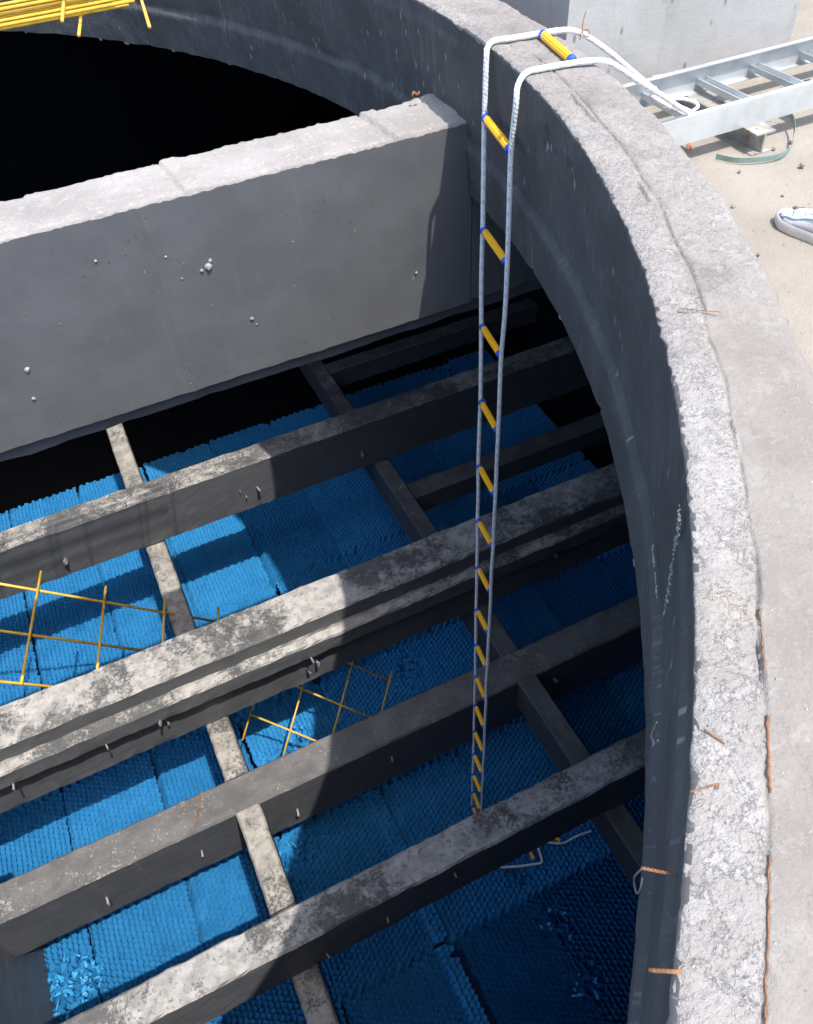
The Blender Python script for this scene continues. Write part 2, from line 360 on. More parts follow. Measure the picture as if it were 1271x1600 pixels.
# ------------------------------------------------------------------ ring wall round the opening
def wall_r(z): return RIM + .043 * max(0.0, min(1.0, -z / .49))
TH = [R(a) for a in np.concatenate([np.arange(-180, -62, 2.5), np.arange(-62, 56, .17), np.arange(56, 180, 2.5)])]
NTH = len(TH)
JOINT = (-27.88, -28.49)
def rim_z(th, r):
    x = CX + r * math.cos(th); y = CY + r * math.sin(th); d = math.degrees(th)
    inner = .8 if r < 3.355 else .45
    if d > -27: inner = .75
    z = (.0030 * fbm(x * 11, y * 11, 0, 4) + .0034 * fbm(x * 60, y * 60, 3, 4)) * inner
    q = mn.noise(Vector((x * 9, y * 9, 7))); 
    if q > .34 and r < 3.35: z -= .007 * min(1, (q - .34) * 10)             # scabbed patches
    if d < -28.2:                                                              # long crack between inner layer and outer strip
        rc = 3.3545 + .006 * mn.noise(Vector((d * .5, 0, 0))) + .003 * mn.noise(Vector((d * 2.2, 4, 0)))
        w = abs(r - rc)
        if d < -27.5 and w < .0032: z -= .0045 * (1 - w / .0032) * (.55 + .9 * max(0, mn.noise(Vector((d * .9, 9, 0))) + .3))
        if -39.5 < d < -36.5 and -.03 < r - rc < .0: z -= .006 * (1 + mn.noise(Vector((x * 50, y * 50, 2))))
    jd = JOINT[0] + (JOINT[1] - JOINT[0]) * (r - RIM) / .2                  # cross joint
    w = abs(d - jd - .12 * mn.noise(Vector((r * 40, 0, 0)))) * R(1) * r
    if w < .007: z -= .011 * (1 - w / .007)
    if d > jd and d < 30: z += .003
    # second, lesser lift line further along
    for jj, dep in ((-18.4, .005), (-33.5, .003)):
        w = abs(d - jj - .5 * mn.noise(Vector((r * 22, jj, 0)))) * R(1) * r
        if w < .006 and r > 3.32: z -= dep * (1 - w / .006)
    # thin longitudinal cracks in the far stretch
    if -28 < d < -8:
        rc = 3.362 + .012 * mn.noise(Vector((d * .35, 2, 0)))
        if abs(r - rc) < .005: z -= .006 * (1 - abs(r - rc) / .005)
    e = r - RIM
    if e < .016: z -= .004 * (1 - e / .016) ** 2 + .004 * max(0, mn.noise(Vector((x * 30, y * 30, 5)))) * (1 - e / .016)
    e = 3.488 - r
    if e < .02: z -= .012 * (1 - e / .02) ** 2 + .012 * max(0, mn.noise(Vector((x * 14, y * 14, 5)))) * (1 - e / .02)
    return z
RROWS = list(np.concatenate([RIM + np.array([0, .003, .007, .012, .018, .025]), np.arange(RIM + .033, 3.343, .0075), np.arange(3.345, 3.366, .0017), np.arange(3.370, 3.472, .0075), [3.478, 3.484, 3.488]]))
ring = thing('ring_wall', 'low round concrete wall with rough pale top and black coated inner face round the tank opening', 'wall', (CX, CY, -.49))
def ringpt(r, th, z): return (r * math.cos(th), r * math.sin(th), z + .49)
V = []; F = []
prof = [('i', z) for z in (-.485, -.35, -.2, -.1, -.06, -.04, -.028, -.018, -.010)] + [('t', r) for r in RROWS] + [('o', z) for z in (-.02, -.04, -.08, -.16, -.28, -.415)]
for th in TH:
    x0 = math.cos(th) * 3.3; y0 = math.sin(th) * 3.3
    ein = (1.0 if math.degrees(th) > -31 else .45) * (.003 * fbm(x0 * 13, y0 * 13, 1, 3) + .0045 * mn.noise(Vector((x0 * 55, y0 * 55, 8))) + .003 * mn.noise(Vector((x0 * 130, y0 * 130, 8))))
    eout = .010 * fbm(x0 * 7, y0 * 7, 11, 4)
    for k, q in prof:
        if k == 'i':
            rr = wall_r(q) + .002 + (max(0, ein) if q > -.05 else 0)
            V.append(ringpt(rr, th, q))
        elif k == 't':
            sh = ein * max(0, 1 - (q - RIM) / .03) + eout * max(0, 1 - (3.488 - q) / .04)
            V.append(ringpt(q + sh, th, rim_z(th, q)))
        else: V.append(ringpt(3.488 + eout + .004 * mn.noise(Vector((x0 * 9, y0 * 9, q * 9))), th, q))
n = len(prof)
for i in range(NTH):
    a = i * n; b = ((i + 1) % NTH) * n
    for k in range(n): 
        k2 = (k + 1) % n
        F.append((a + k, a + k2, b + k2, b + k))
F = [f[::-1] for f in F]
core = pyd('wall_core', V, F, ring, M['rim'], True)
core.data.polygons.foreach_set('use_smooth', [True] * len(core.data.polygons))
# object coordinates of both ring meshes are made to be world ones for the shared concrete material
def recenter(o, off):
    co = np.empty(len(o.data.vertices) * 3); o.data.vertices.foreach_get('co', co); co = co.reshape(-1, 3) + np.array(off); o.data.vertices.foreach_set('co', co.ravel()); o.data.update()
    o.location = tuple(-np.array(off))
recenter(core, (CX, CY, -.49))
# black coating skin on the inner face
V = []; F = []; ZR = 44
for th in TH:
    d = math.degrees(th); x0 = math.cos(th) * 3.3; y0 = math.sin(th) * 3.3
    ein = (1.0 if math.degrees(th) > -31 else .45) * (.003 * fbm(x0 * 13, y0 * 13, 1, 3) + .0045 * mn.noise(Vector((x0 * 55, y0 * 55, 8))) + .003 * mn.noise(Vector((x0 * 130, y0 * 130, 8))))
    zt = -.008 - (.006 if d > -30 else .0025) * fbm(x0 * 16, y0 * 16, 4, 4) - .0015 * mn.noise(Vector((x0 * 150, y0 * 150, 1))) - .004 * max(0, mn.noise(Vector((x0 * 60, y0 * 60, 1))))
    if -27 < d < 10: zt -= .016 * max(0, fbm(x0 * 10, y0 * 10, 9, 4))
    zt = min(zt * .45, -.002)
    zb = -.487 - .006 * mn.noise(Vector((x0 * 14, y0 * 14, 2)))
    zstep = -.325 + .012 * mn.noise(Vector((d * .06, 1, 0)))
    for k in range(ZR):
        z = zt + (zb - zt) * ((max(0, k - 1) / (ZR - 2)) ** 1.15) + (.0015 if k == 0 else 0)
        off = .004 + .0030 * fbm(x0 * 3, y0 * 3, z * 3, 3) + .0012 * mn.noise(Vector((x0 * 25, y0 * 25, z * 25)))
        if z < zstep: off += .014
        if abs(z - zstep) < .009: off -= .006 * max(0, .4 + mn.noise(Vector((x0 * 20, y0 * 20, 3))))                                              # lower lift stands proud
        if d < -35.4 and z > zstep - .01: off += .006 * min(1, (-35.4 - d) / .25 + .2)   # formwork panel edge
        for sm in (-47.5, -22.3, -11.7, -2.9, 5.5, 15.5, 24.6, 34):
            w = abs(d - sm - .15 * mn.noise(Vector((z * 12, sm, 0))))
            if w < .22: off -= .006 * (1 - w / .22)
        if d > -3: off += .004
        if -17.5 < d < -13 and -.16 < z < -.04:                                # blow holes
            if mn.noise(Vector((x0 * 26, y0 * 26, z * 26))) > .42: off -= .006
        if k == 0: off = -.006
        elif k < 7: off = min(off, .0006 + .0006 * (k - 1))
        rr = wall_r(z) + max(0, ein) * max(0, 1 + z / .05) - off
        V.append(ringpt(rr, th, z))
for i in range(NTH):
    a = i * ZR; b = ((i + 1) % NTH) * ZR
    for k in range(ZR - 1): F.append((a + k, b + k, b + k + 1, a + k + 1))
F = [f[::-1] for f in F]
coat = pyd('black_coating', V, F, ring, M['coat'], True); recenter(coat, (CX, CY, -.49))
# mortar lumps that ran out under the lower edge
mb = MB()
for k in range(26):
    d = random.uniform(-58, 50); th = R(d); r = wall_r(-.49) - .012
    s = random.uniform(.004, .011) * (1.5 if random.random() < .2 else 1)
    bm = bmesh.new(); bmesh.ops.create_icosphere(bm, subdivisions=1, radius=1)
    i0 = len(mb.v)
    for v in bm.verts:
        p = v.co * (1 + .35 * mn.noise(v.co * 2 + Vector((k, 0, 0))))
        mb.v.append(ringpt(r - p.x * s * .6, th + p.y * s * random.uniform(1, 1.02) * 1.3 / 3.3, -.49 + p.z * s * 1.2))
    for f in bm.faces: mb.f.append(tuple(i0 + v.index for v in f.verts))
    bm.free()
lump = mb.build('mortar_drip', M['chip'], ring); lump['kind'] = 'stuff'; recenter(lump, (CX, CY, -.49))

# gritty exposed seam and pale smear on the near inner face
def pebbles(name, spots, mat):
    mb = MB()
    for (d, z, s) in spots:
        i0 = len(mb.v); th = R(d); r = wall_r(z) - .010
        for q in ((-1, 0, 0), (1, 0, 0), (0, -1, 0), (0, 1, 0), (0, 0, 1), (0, 0, -1)):
            mb.v.append((CX + (r - q[0] * s * .6) * math.cos(th + q[1] * s / 3.3), CY + (r - q[0] * s * .6) * math.sin(th + q[1] * s / 3.3), z + q[2] * s * random.uniform(.6, 1.3)))
        mb.f += [tuple(i0 + a for a in f) for f in ((0, 4, 2), (2, 4, 1), (1, 4, 3), (3, 4, 0), (2, 5, 0), (1, 5, 2), (3, 5, 1), (0, 5, 3))]
    o = mb.build(name, mat, ring); o.location = (-CX, -CY, .49); o['kind'] = 'stuff'; return o
sp = [(-35.42 + random.gauss(0, .13) * (1.2 + z * 3), z, random.uniform(.0012, .0036)) for z in [-.015 - .22 * random.random() for _ in range(230)]]
pebbles('exposed_grit', [q for q in sp if random.random() < .6], M['stub']); pebbles('exposed_grit', [q for q in sp if random.random() < .35], M['chip'])
pebbles('lime_smear', [(-32 - 1.9 * t + random.gauss(0, .05), -.305 + random.gauss(0, .006), random.uniform(.0012, .0032)) for t in [random.random() for _ in range(70)]], M['chip'])

# ------------------------------------------------------------------ ground, roof slab and tank shell
V = []; F = []; NG = 180; GR = [3.46, 3.52, 3.6, 3.7, 3.85, 4.05, 4.3, 4.7, 5.4, 7, 12, 40, 250]
GT = [R(a) for a in np.concatenate([np.arange(-180, -40, 4), np.arange(-40, 30, .8), np.arange(30, 180, 4)])]; NG = len(GT)
for th in GT:
    for r in GR:
        x = CX + r * math.cos(th); y = CY + r * math.sin(th)
        z = -.40 + .006 * fbm(x * 3, y * 3, 0, 4) if r < 5 else -.40
        if r < 3.6: z += .02 * max(0, 1 - (r - 3.46) / .12) * (1 + mn.noise(Vector((x * 6, y * 6, 0))))
        V.append((x, y, z))
for i in range(NG):
    for k in range(len(GR) - 1):
        a = i * len(GR) + k; b = ((i + 1) % NG) * len(GR) + k
        F.append((a, a + 1, b + 1, b))
g = pyd('ground', V, F, None, M['sand'], True); g['kind'] = 'structure'
V = []; F = []
for th in TH[::4]:
    for r, z in ((3.318, -.488), (14, -.488), (14, -.44), (3.40, -.44)): V.append((CX + r * math.cos(th), CY + r * math.sin(th), z))
n = len(TH[::4])
for i in range(n):
    for k in range(4): F.append((i * 4 + k, i * 4 + (k + 1) % 4, ((i + 1) % n) * 4 + (k + 1) % 4, ((i + 1) % n) * 4 + k))
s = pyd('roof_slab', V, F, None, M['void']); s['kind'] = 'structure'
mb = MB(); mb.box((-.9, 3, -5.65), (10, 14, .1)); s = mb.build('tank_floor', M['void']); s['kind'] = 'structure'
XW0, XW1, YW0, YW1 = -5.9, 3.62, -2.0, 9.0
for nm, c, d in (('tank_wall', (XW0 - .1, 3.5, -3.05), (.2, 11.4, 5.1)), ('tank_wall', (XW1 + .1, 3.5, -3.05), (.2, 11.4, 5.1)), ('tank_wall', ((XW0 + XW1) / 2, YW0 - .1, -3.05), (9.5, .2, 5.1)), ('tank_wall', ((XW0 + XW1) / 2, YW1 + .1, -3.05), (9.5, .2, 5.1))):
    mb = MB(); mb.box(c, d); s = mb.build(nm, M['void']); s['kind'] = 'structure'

# ------------------------------------------------------------------ beams
def sweep(name, prof, a, b, axis, mat, parent=None, amp=.004, step=.04, sub=.03, closed=True, seed=0):
    """sweep a closed profile of (lateral, z) along x or y; edges are knocked about like cast concrete"""
    P = []; m = len(prof)
    for i in range(m):
        p = Vector(prof[i]); q = Vector(prof[(i + 1) % m]); o = Vector(prof[i - 1])
        ch = .010
        d0 = (q - p); n0 = max(1, int((d0.length - 2 * ch) / sub)); u = d0.normalized()
        s0 = p + u * min(ch, d0.length * .3); s1 = q - u * min(ch, d0.length * .3)
        for k in range(n0 + 1): P.append((s0.lerp(s1, k / n0), 1.0 if k in (0, n0) else .35))
    nx = max(2, int((b - a) / step)); V = []; F = []; k = len(P)
    for i in range(nx + 1):
        x = a + (b - a) * i / nx
        for p, w in P:
            e = Vector((x * 9 + seed * 7, p.x * 9, p.y * 9)); f = Vector((x * 30 + seed * 3, p.x * 30, p.y * 30))
            dx = amp * w * (mn.noise(e) * 1.0 + mn.noise(f) * .8); dz = amp * w * (mn.noise(e + Vector((5, 9, 2))) + mn.noise(f + Vector((3, 1, 8))) * .8)
            V.append((x, p.x + dx, p.y + dz) if axis == 'x' else (p.x + dx, x, p.y + dz))
    for i in range(nx):
        for j in range(k):
            c = i * k + j; d = i * k + (j + 1) % k
            F.append((c, d, d + k, c + k))
    F.append(tuple(range(k))); F.append(tuple(range(nx * k, nx * k + k))[::-1])
    me = bpy.data.meshes.new(name); me.from_pydata(V, [], F); bm = bmesh.new(); bm.from_mesh(me); bmesh.ops.recalc_face_normals(bm, faces=bm.faces[:]); bm.to_mesh(me); bm.free()
    return link(name, me, parent, mat)
def rect(y0, y1, z0, z1): return [(y0, z0), (y0, z1), (y1, z1), (y1, z0)]
def stub_mesh():
    mb = MB(); r = Matrix.Rotation(.3, 3, 'Z')
    mb.box((0, -.014, 0), (.008, .032, .020)); mb.box((0, -.030, .003), (.011, .004, .024))
    return mb
STUB = None
def stubs(parent, pts, s=1.0):
    """cut off formwork ties sticking out of a front face"""
    global STUB
    for p in pts:
        if STUB is None: o = stub_mesh().build('tie_stub', M['stub'], parent); STUB = o.data
        else: o = link('tie_stub', STUB, parent)
        o.location = p; o.rotation_euler = (random.uniform(-.3, .2), random.uniform(-.3, .3), random.uniform(-.3, .3)); o.scale = (s * random.uniform(.7, 1.1),) * 3
XL, XR = -3.6, 3.62
# upper wall beam A: pale bare top, coated front
A = thing('wall_beam', 'deep upper wall crossing the opening with bare pale top and smooth dark grey front', 'beam', (0, 0, 0))
x0, x1 = CX - math.sqrt(3.30 ** 2 - (2.33 - CY) ** 2) - .05, CX + math.sqrt(3.30 ** 2 - (2.33 - CY) ** 2) + .02
V = []; F = []; nx = 620; ny = 16
def atop(x, y):
    z = -.26 + .003 * fbm(x * 12, y * 12, 0, 4) + .002 * mn.noise(Vector((x * 60, y * 60, 0)))
    for c, w, s in ((.352 - .10 * (y - 2.21), .035, .007), (.99 - .08 * (y - 2.21), .028, .007), (-.10, .03, -.004), (.325 - .08 * (y - 2.21), .006, -.010), (.962 - .08 * (y - 2.21), .006, -.009), (-1.2, .03, .006), (-2.4, .03, .006)):
        d = abs(x - c)
        if d < w: z += s * min(1, (w - d) / (w * .3))
    if x > .85: z += .05 * max(0, (x - 1.02)) * max(0, .6 + mn.noise(Vector((x * 9, y * 9, 4)))) * (1 if y > 2.27 else .3)
    return z
xs = [x0 + (x1 - x0) * (i / nx) ** .55 for i in range(nx + 1)]
for x in xs:
    f0 = 2.2135 + .004 * fbm(x * 14, 0, 2, 3); b0 = 2.447 + .006 * fbm(x * 10, 3, 2, 4) + .004 * mn.noise(Vector((x * 50, 0, 3)))
    V.append((x, f0, -.88)); V.append((x, f0, -.30))
    for j in range(ny + 1):
        y = f0 + (b0 - f0) * j / ny; e = min(j, ny - j)
        V.append((x, y, atop(x, y) - (.006 * (1 + mn.noise(Vector((x * 40, j, 0)))) if e == 0 else 0)))
    V.append((x, b0, -.35)); V.append((x, 2.447, -.88))
k = ny + 5
for i in range(nx):
    for j in range(k): F.append((i * k + j, i * k + (j + 1) % k, (i + 1) * k + (j + 1) % k, (i + 1) * k + j))
pyd('wall_core', V, F, A, M['wallC'], True)
V = []; F = []; nz = 34
for x in xs:
    zt = -.266 - .006 * abs(fbm(x * 16, 0, 4, 4)) - .006 * max(0, mn.noise(Vector((x * 45, 0, 1))))
    zb = -.893 - .004 * mn.noise(Vector((x * 18, 0, 2)))
    for j in range(nz):
        z = zt + (zb - zt) * j / (nz - 1)
        y = 2.2085 + .0018 * fbm(x * 2.2, 0, z * 2.2, 3) + .0008 * mn.noise(Vector((x * 12, 0, z * 12)))
        if abs(x - .2 - .01 * mn.noise(Vector((0, 0, z * 9)))) < .007: y -= .0025
        if abs(x + 1.0) < .006: y -= .003
        V.append((x, y, z))
for i in range(nx):
    for j in range(nz - 1): F.append((i * nz + j, i * nz + j + 1, (i + 1) * nz + j + 1, (i + 1) * nz + j))
pyd('front_coating', V, F, A, M['beamA'], True)
sweep('lower_lip', rect(2.252, 2.44, -.97, -.882), x0, x1, 'x', M['beamA'], A, amp=.006)
for a, b in ((1.222, 3.55), (-5.8, -5.42)):
    sweep('wall_extension', rect(2.209, 2.44, -.895, -.492), a, b, 'x', M['beamA'], A, amp=.003)
    sweep('lower_lip', rect(2.252, 2.44, -.97, -.897), a, b, 'x', M['beamA'], A, amp=.004)
mb = MB(); rng = random.Random(3)
for (x, z, s) in ((.341, -.486, .018), (.318, -.493, .009), (.257, -.5, .006), (.433, -.697, .010), (-.24, -.643, .013), (-.26, -.743, .010), (1.009, -.711, .008), (.23, -.422, .006), (.443, -.722, .006), (.045, -.38, .008), (.35, -.47, .010)) + tuple((.205 - .012 * t + rng.gauss(0, .0012), -.285 - .58 * t, rng.uniform(.0009, .0019)) for t in [rng.random() for _ in range(110)]) + tuple((rng.uniform(-.4, 1.0), rng.uniform(-.86, -.3), rng.uniform(.0012, .0032)) for _ in range(36)):
    bm = bmesh.new(); bmesh.ops.create_icosphere(bm, subdivisions=2 if s > .008 else 1, radius=1); i0 = len(mb.v)
    for v in bm.verts:
        p = v.co * (1 + .4 * mn.noise(v.co * 1.5 + Vector((x * 20, z * 20, 0))))
        mb.v.append((x + p.x * s * .62, 2.2075 + p.y * s * .45, z + p.z * s * .62))
    for f in bm.faces: mb.f.append(tuple(i0 + v.index for v in f.verts))
    bm.free()
o = mb.build('mortar_lump', M['chip'], A); o['kind'] = 'stuff'

def beam(name, label, prof, a, b, axis, mat, amp=.005, pts=(), s=1.0, seed=0, group=None):
    o = sweep(name, prof, a, b, axis, mat, None, amp=amp, seed=seed); tag(o, label, 'beam', group); stubs(o, pts, s); return o
GB = 'concrete beams over the blue fill'
beam('concrete_beam', 'dark concrete beam with pale lime streak on its top, first below the deep upper wall', rect(4.12, 4.301, -3.447, -3.03), XL, XR, 'x', M['beamB'], pts=[(.584, 4.12, -3.27), (-.753, 4.12, -3.287), (1.379, 4.12, -3.289), (2.387, 4.12, -3.191)], s=1.7, seed=1, group=GB)
stubs(bpy.data.objects['concrete_beam'], [(.462, 4.12, -3.24), (.494, 4.12, -3.308)], .6)
profC = [(2.612, -3.447), (2.612, -3.135), (2.549, -3.135), (2.549, -3.009), (2.612, -3.004), (2.612, -2.883), (2.860, -2.883), (2.860, -3.447)]
beam('ledge_beam', 'wide concrete beam with a projecting lower ledge, its top spattered with white mortar', profC, XL, XR, 'x', M['beamC'], amp=.006, pts=[(.437, 2.612, -3.267), (.379, 2.612, -3.314), (-.437, 2.612, -3.231), (1.111, 2.612, -3.184), (1.831, 2.612, -3.086), (2.045, 2.612, -3.189)], s=1.3, seed=2, group=GB)
stubs(bpy.data.objects['ledge_beam'], [(-.455, 2.549, -3.12), (-1.223, 2.549, -3.13), (.405, 2.549, -3.13), (-.75, 2.549, -3.13)], 1.0)
beam('concrete_beam', 'smooth grey concrete beam flush with the cross beams, a thin rusty wire lying on it', rect(2.041, 2.243, -3.90, -3.45), XL, XR, 'x', M['beamD'], amp=.004, pts=[(-.509, 2.041, -3.684), (.041, 2.041, -3.728), (-1.033, 2.041, -3.706), (.635, 2.041, -3.632), (1.722, 2.041, -3.601)], s=1.2, seed=3, group=GB)
beam('concrete_beam', 'nearest dark concrete beam with chalky white patches on top, the ladder foot behind it', rect(1.176, 1.340, -3.447, -3.068), XL, XR, 'x', M['beamE'], amp=.006, pts=[(.589, 1.176, -3.177), (.235, 1.176, -3.297), (-.078, 1.176, -3.357)], s=.8, seed=4, group=GB)
beam('secondary_beam', 'short dark beam on the right between the ledge beam and the beam below the upper wall', rect(3.671, 3.822, -3.64, -3.453), 1.588, XR, 'x', M['beamF'], seed=5)
beam('secondary_beam', 'short dark beam on the right in the gloom under the deep upper wall', rect(5.317, 5.452, -3.64, -3.453), 1.588, XR, 'x', M['beamF'], seed=6)
GX = 'cross beams under the long beams'
YB = [(-1.6, 2.043), (2.241, 8.0)]
def cross(label, xa, xb, mat, seed):
    o = thing('cross_beam', label, 'beam', (0, 0, 0), group=GX)
    for k, (a, b) in enumerate(YB): sweep('beam_segment', rect(xa, xb, -3.72, -3.452), a, b, 'y', mat, o, seed=seed + k)
    return o
cross('left cross beam, pale with lime all over its top and dark specks', -.265, -.134, M['beamX'], 11)
cross('right cross beam, mostly black with a little pale dirt on top, behind the rope ladder', 1.466, 1.588, M['beamX2'], 13)
cross('cross beam at the far left edge standing over the dark column', -2.26, -2.10, M['beamX2'], 15)
col = sweep('concrete_column', rect(-2.06, -1.575, -5.6, -3.455), 1.62, 2.42, 'y', M['beamA'], None, seed=21); tag(col, 'dark square concrete column under the beams at the lower left beside the torn blue fill', 'column')

# ------------------------------------------------------------------ honeycomb fill blocks
PX = .0345; PY = PX * .866
DMG = [(-1.45, 1.95, .20), (-.05, 2.10, .13), (.53, 2.45, .10), (1.15, 1.0, .12), (1.12, 1.35, .08), (.20, 2.75, .16), (-.05, 2.65, .14), (1.16, 2.95, .12), (-.08, 3.2, .15), (1.14, .70, .14), (-.70, 3.9, .07), (-.12, 3.75, .12), (2.95, 5.93, .18), (.52, 1.5, .05)]
def hexblock(x0, x1, y0, y1, tilt, ztop, seed, depth=.16):
    V, F = hexlattice(y0, y1, x0, x1, (tilt[1], tilt[0]), ztop, seed, depth)
    return [(b, a, c) for a, b, c in V], F
def hexlattice(x0, x1, y0, y1, tilt, ztop, seed, depth):
    """hexagonal tubes, leaning by tilt per unit depth, as one shared lattice of thin walls"""
    rng = np.random.RandomState(seed); r = PX / math.sqrt(3)
    vid = {}; V = []; E = set()
    nx = int((x1 - x0) / PX); ny = int((y1 - y0 - r * .5) / PY)
    ox = (x1 - x0 - nx * PX) / 2
    def key(x, y): return (round(x * 4000), round(y * 4000))
    def vert(x, y):
        k = key(x, y)
        for dx in (-1, 0, 1):
            for dy in (-1, 0, 1):
                kk = (k[0] + dx, k[1] + dy)
                if kk in vid: return vid[kk]
        vid[k] = len(V); V.append((x, y)); return vid[k]
    for j in range(ny):
        for i in range(nx):
            if j % 2 and i == nx - 1: continue
            cx = x0 + ox + PX * (i + .5 + (.5 if j % 2 else 0)); cy = y0 + r + PY * j
            if (j in (0, ny - 1) or i in (0, nx - 1)) and rng.rand() < .04: continue
            vs = [vert(cx + r * math.sin(math.pi / 3 * q), cy + r * math.cos(math.pi / 3 * q)) for q in range(6)]
            for q in range(6): E.add((min(vs[q], vs[(q + 1) % 6]), max(vs[q], vs[(q + 1) % 6])))
    n = len(V); out = []
    jit = rng.normal(0, 1, (n, 3))
    for lev in range(2):
        for k, (x, y) in enumerate(V):
            z = ztop - depth * lev
            dxx = tilt[0] * depth * lev; dyy = tilt[1] * depth * lev
            a = .0022
            edge = min(x - x0, x1 - x, y - y0, y1 - y)
            if edge < .035: a = .0030
            dm = 0
            for (mx, my, mr) in DMG:
                q = 1 - math.hypot(y - mx, x - my) / mr
                if q > 0: dm = max(dm, min(1, q * 2.0))
            a += .016 * dm
            f = (1 if lev == 0 else .25)
            wob = .005 * mn.noise(Vector((x * 3, y * 3, 0)))
            out.append((x + dxx + jit[k, 0] * a * f, y + dyy + jit[k, 1] * a * f, z + wob + jit[k, 2] * a * (.8 if lev == 0 else 0) - (.02 * dm if lev == 0 else 0)))
    F = [(a, b, b + n, a + n) for a, b in E]
    return out, F
xsn = [-3.1, -2.5, -1.90, -1.305, -.705, -.11, .525, 1.125, 1.73, 2.33, 2.93, 3.51]
ysn = [-.9, .15, 1.21, 2.23, 3.16, 4.14, 5.10, 6.03]
colname = ['far left end', 'second from far left end', 'third from far left end', 'two left of left cross beam', 'just left of left cross beam', 'just right of left cross beam', 'midway between cross beams', 'just left of right cross beam', 'just right of right cross beam', 'two right of right cross beam', 'at the right tank wall']
rowname = ['in the row nearest the camera', 'in front of the nearest beam', 'between nearest and smooth beams', 'between smooth and ledge beams', 'just behind the ledge beam', 'below the streaked far beam', 'under the deep upper wall']
rngb = random.Random(5)
TX, TY = (-.40, -.30), (-.24, -.14)
TL = [(.20, -.32), (-.45, -.15), (-.35, -.32), (.25, -.25), (-.40, -.25), (-.30, -.10), (.4, .0), (0, .12)]
for j in range(len(ysn) - 1):
    for i in range(len(xsn) - 1):
        ya, yb = ysn[j], ysn[j + 1]
        xa, xb = xsn[i] + .004, xsn[i + 1] - .004
        sh = rngb.choice((-.05, 0, .04))
        if i >= 7 and j == 4: pass
        lit = (i <= 4)
        tilt = (rngb.uniform(*TX), rngb.uniform(*TY)) if lit else rngb.choice(TL[:6])
        if i == 7 and j in (1,): tilt = (.05, -.12)
        if i == 8: tilt = (-.08, .05) if j < 3 else (.2, -.4)
        if i == 6 and j == 1: tilt = (.30, -.30)
        if i == 5 and j == 1: tilt = (-.1, -.5)
        zt = -4.33 + rngb.uniform(-.012, .012)
        if i == 6 and j < 3: xa += .070
        Vv, Ff = hexblock(xa, xb, ya + .003, yb - .003, tilt, zt, i * 31 + j * 7 + 1)
        me = bpy.data.meshes.new('honeycomb_block'); me.from_pydata([(p[0] - xa, p[1] - ya, p[2] - zt + .16) for p in Vv], [], Ff); me.materials.append(M['blue'])
        o = link('honeycomb_block', me); o.location = (xa, ya, zt - .16)
        torn = 'torn ' if (i, j) == (2, 2) else ''
        tag(o, '%sblue honeycomb block %s, %s' % (torn, rowname[j], colname[i]), 'fill block', 'blue honeycomb fill blocks')
# narrow infill strip with its tubes leaning the other way
for (ya, yb), lb in (((.15, 1.21), 'in front of the nearest beam'), ((1.21, 2.22), 'behind the nearest beam')):
    Vv, Ff = hexblock(.50, .595, ya, yb, (-.75, .28), -4.318, 91 + int(ya * 10)); me = bpy.data.meshes.new('honeycomb_strip')
    me.from_pydata([(p[0] - .5, p[1] - ya, p[2] + 4.48) for p in Vv], [], Ff); me.materials.append(M['blue']); o = link('honeycomb_strip', me); o.location = (.5, ya, -4.48)
    tag(o, 'narrow strip of coarse blue honeycomb wedged in the seam, %s' % lb, 'fill strip', 'narrow blue infill strips')
mb = MB(); mb.box((.2, 2.5, -4.56), (6.66, 7.1, .08)); o = mb.build('dark_fill_backing', mat_plain('dark_blue_depth_shade', (.006, .045, .14), .8, nscale=8)); o['kind'] = 'structure'  # added dark sheet; its blue stands for the shade deep in the tubes
# torn ribbons of film along the ripped places
mb = MB(); rg = random.Random(9)
for (mx, my, mr) in DMG:
    for _ in range(int((40 if mx < -1 else 9) * mr / .15)):
        a = rg.uniform(0, 6.28); q = mr * .8 * math.sqrt(rg.random()); x = mx + q * math.cos(a); y = my + q * math.sin(a)
        if x < -1.57: continue
        L = rg.uniform(.015, .045); w = rg.uniform(.008, .020); an = rg.uniform(0, 6.28); dx, dy = math.cos(an), math.sin(an); z = -4.335
        i0 = len(mb.v)
        for t in range(4):
            zz = z - .004 + .016 * math.sin(t * 1.05 + rg.uniform(-.3, .3)) * rg.uniform(.3, 1)
            px = x + dx * L * (t / 3 - .5); py = y + dy * L * (t / 3 - .5)
            tw = rg.uniform(-.6, .6)
            mb.v += [(px - dy * w * .5, py + dx * w * .5, zz + w * tw * .5), (px + dy * w * .5, py - dx * w * .5, zz - w * tw * .5)]
        for t in range(3): mb.f.append((i0 + 2 * t, i0 + 2 * t + 1, i0 + 2 * t + 3, i0 + 2 * t + 2))
o = mb.build('torn_film', M['blue']); o['kind'] = 'stuff'; o['label'] = 'shreds of torn blue film along the seams of the fill'

# ------------------------------------------------------------------ amber glass-fibre grids
def bar(parent, a, b, r=.0055):
    mb = MB(); mb.tube([a, b], r, 8); return mb.build('bar', M['frp'], parent, True)
def grid(label, O, u, v, ur, vr, us, vs, jit=0, r=.0055, group=None):
    O = Vector(O); u = Vector(u); v = Vector(v)
    t = thing('bar_grid', label, 'grid', O, group=group); n = u.cross(v).normalized() * r * 1.9
    for k in us: 
        a, b = vr if not callable(vr) else vr(k); bar(t, u * k + v * a, u * k + v * b, r)
    for k in vs:
        a, b = ur if not callable(ur) else ur(k); bar(t, v * k + u * a + n, v * k + u * b + n, r)
    return t
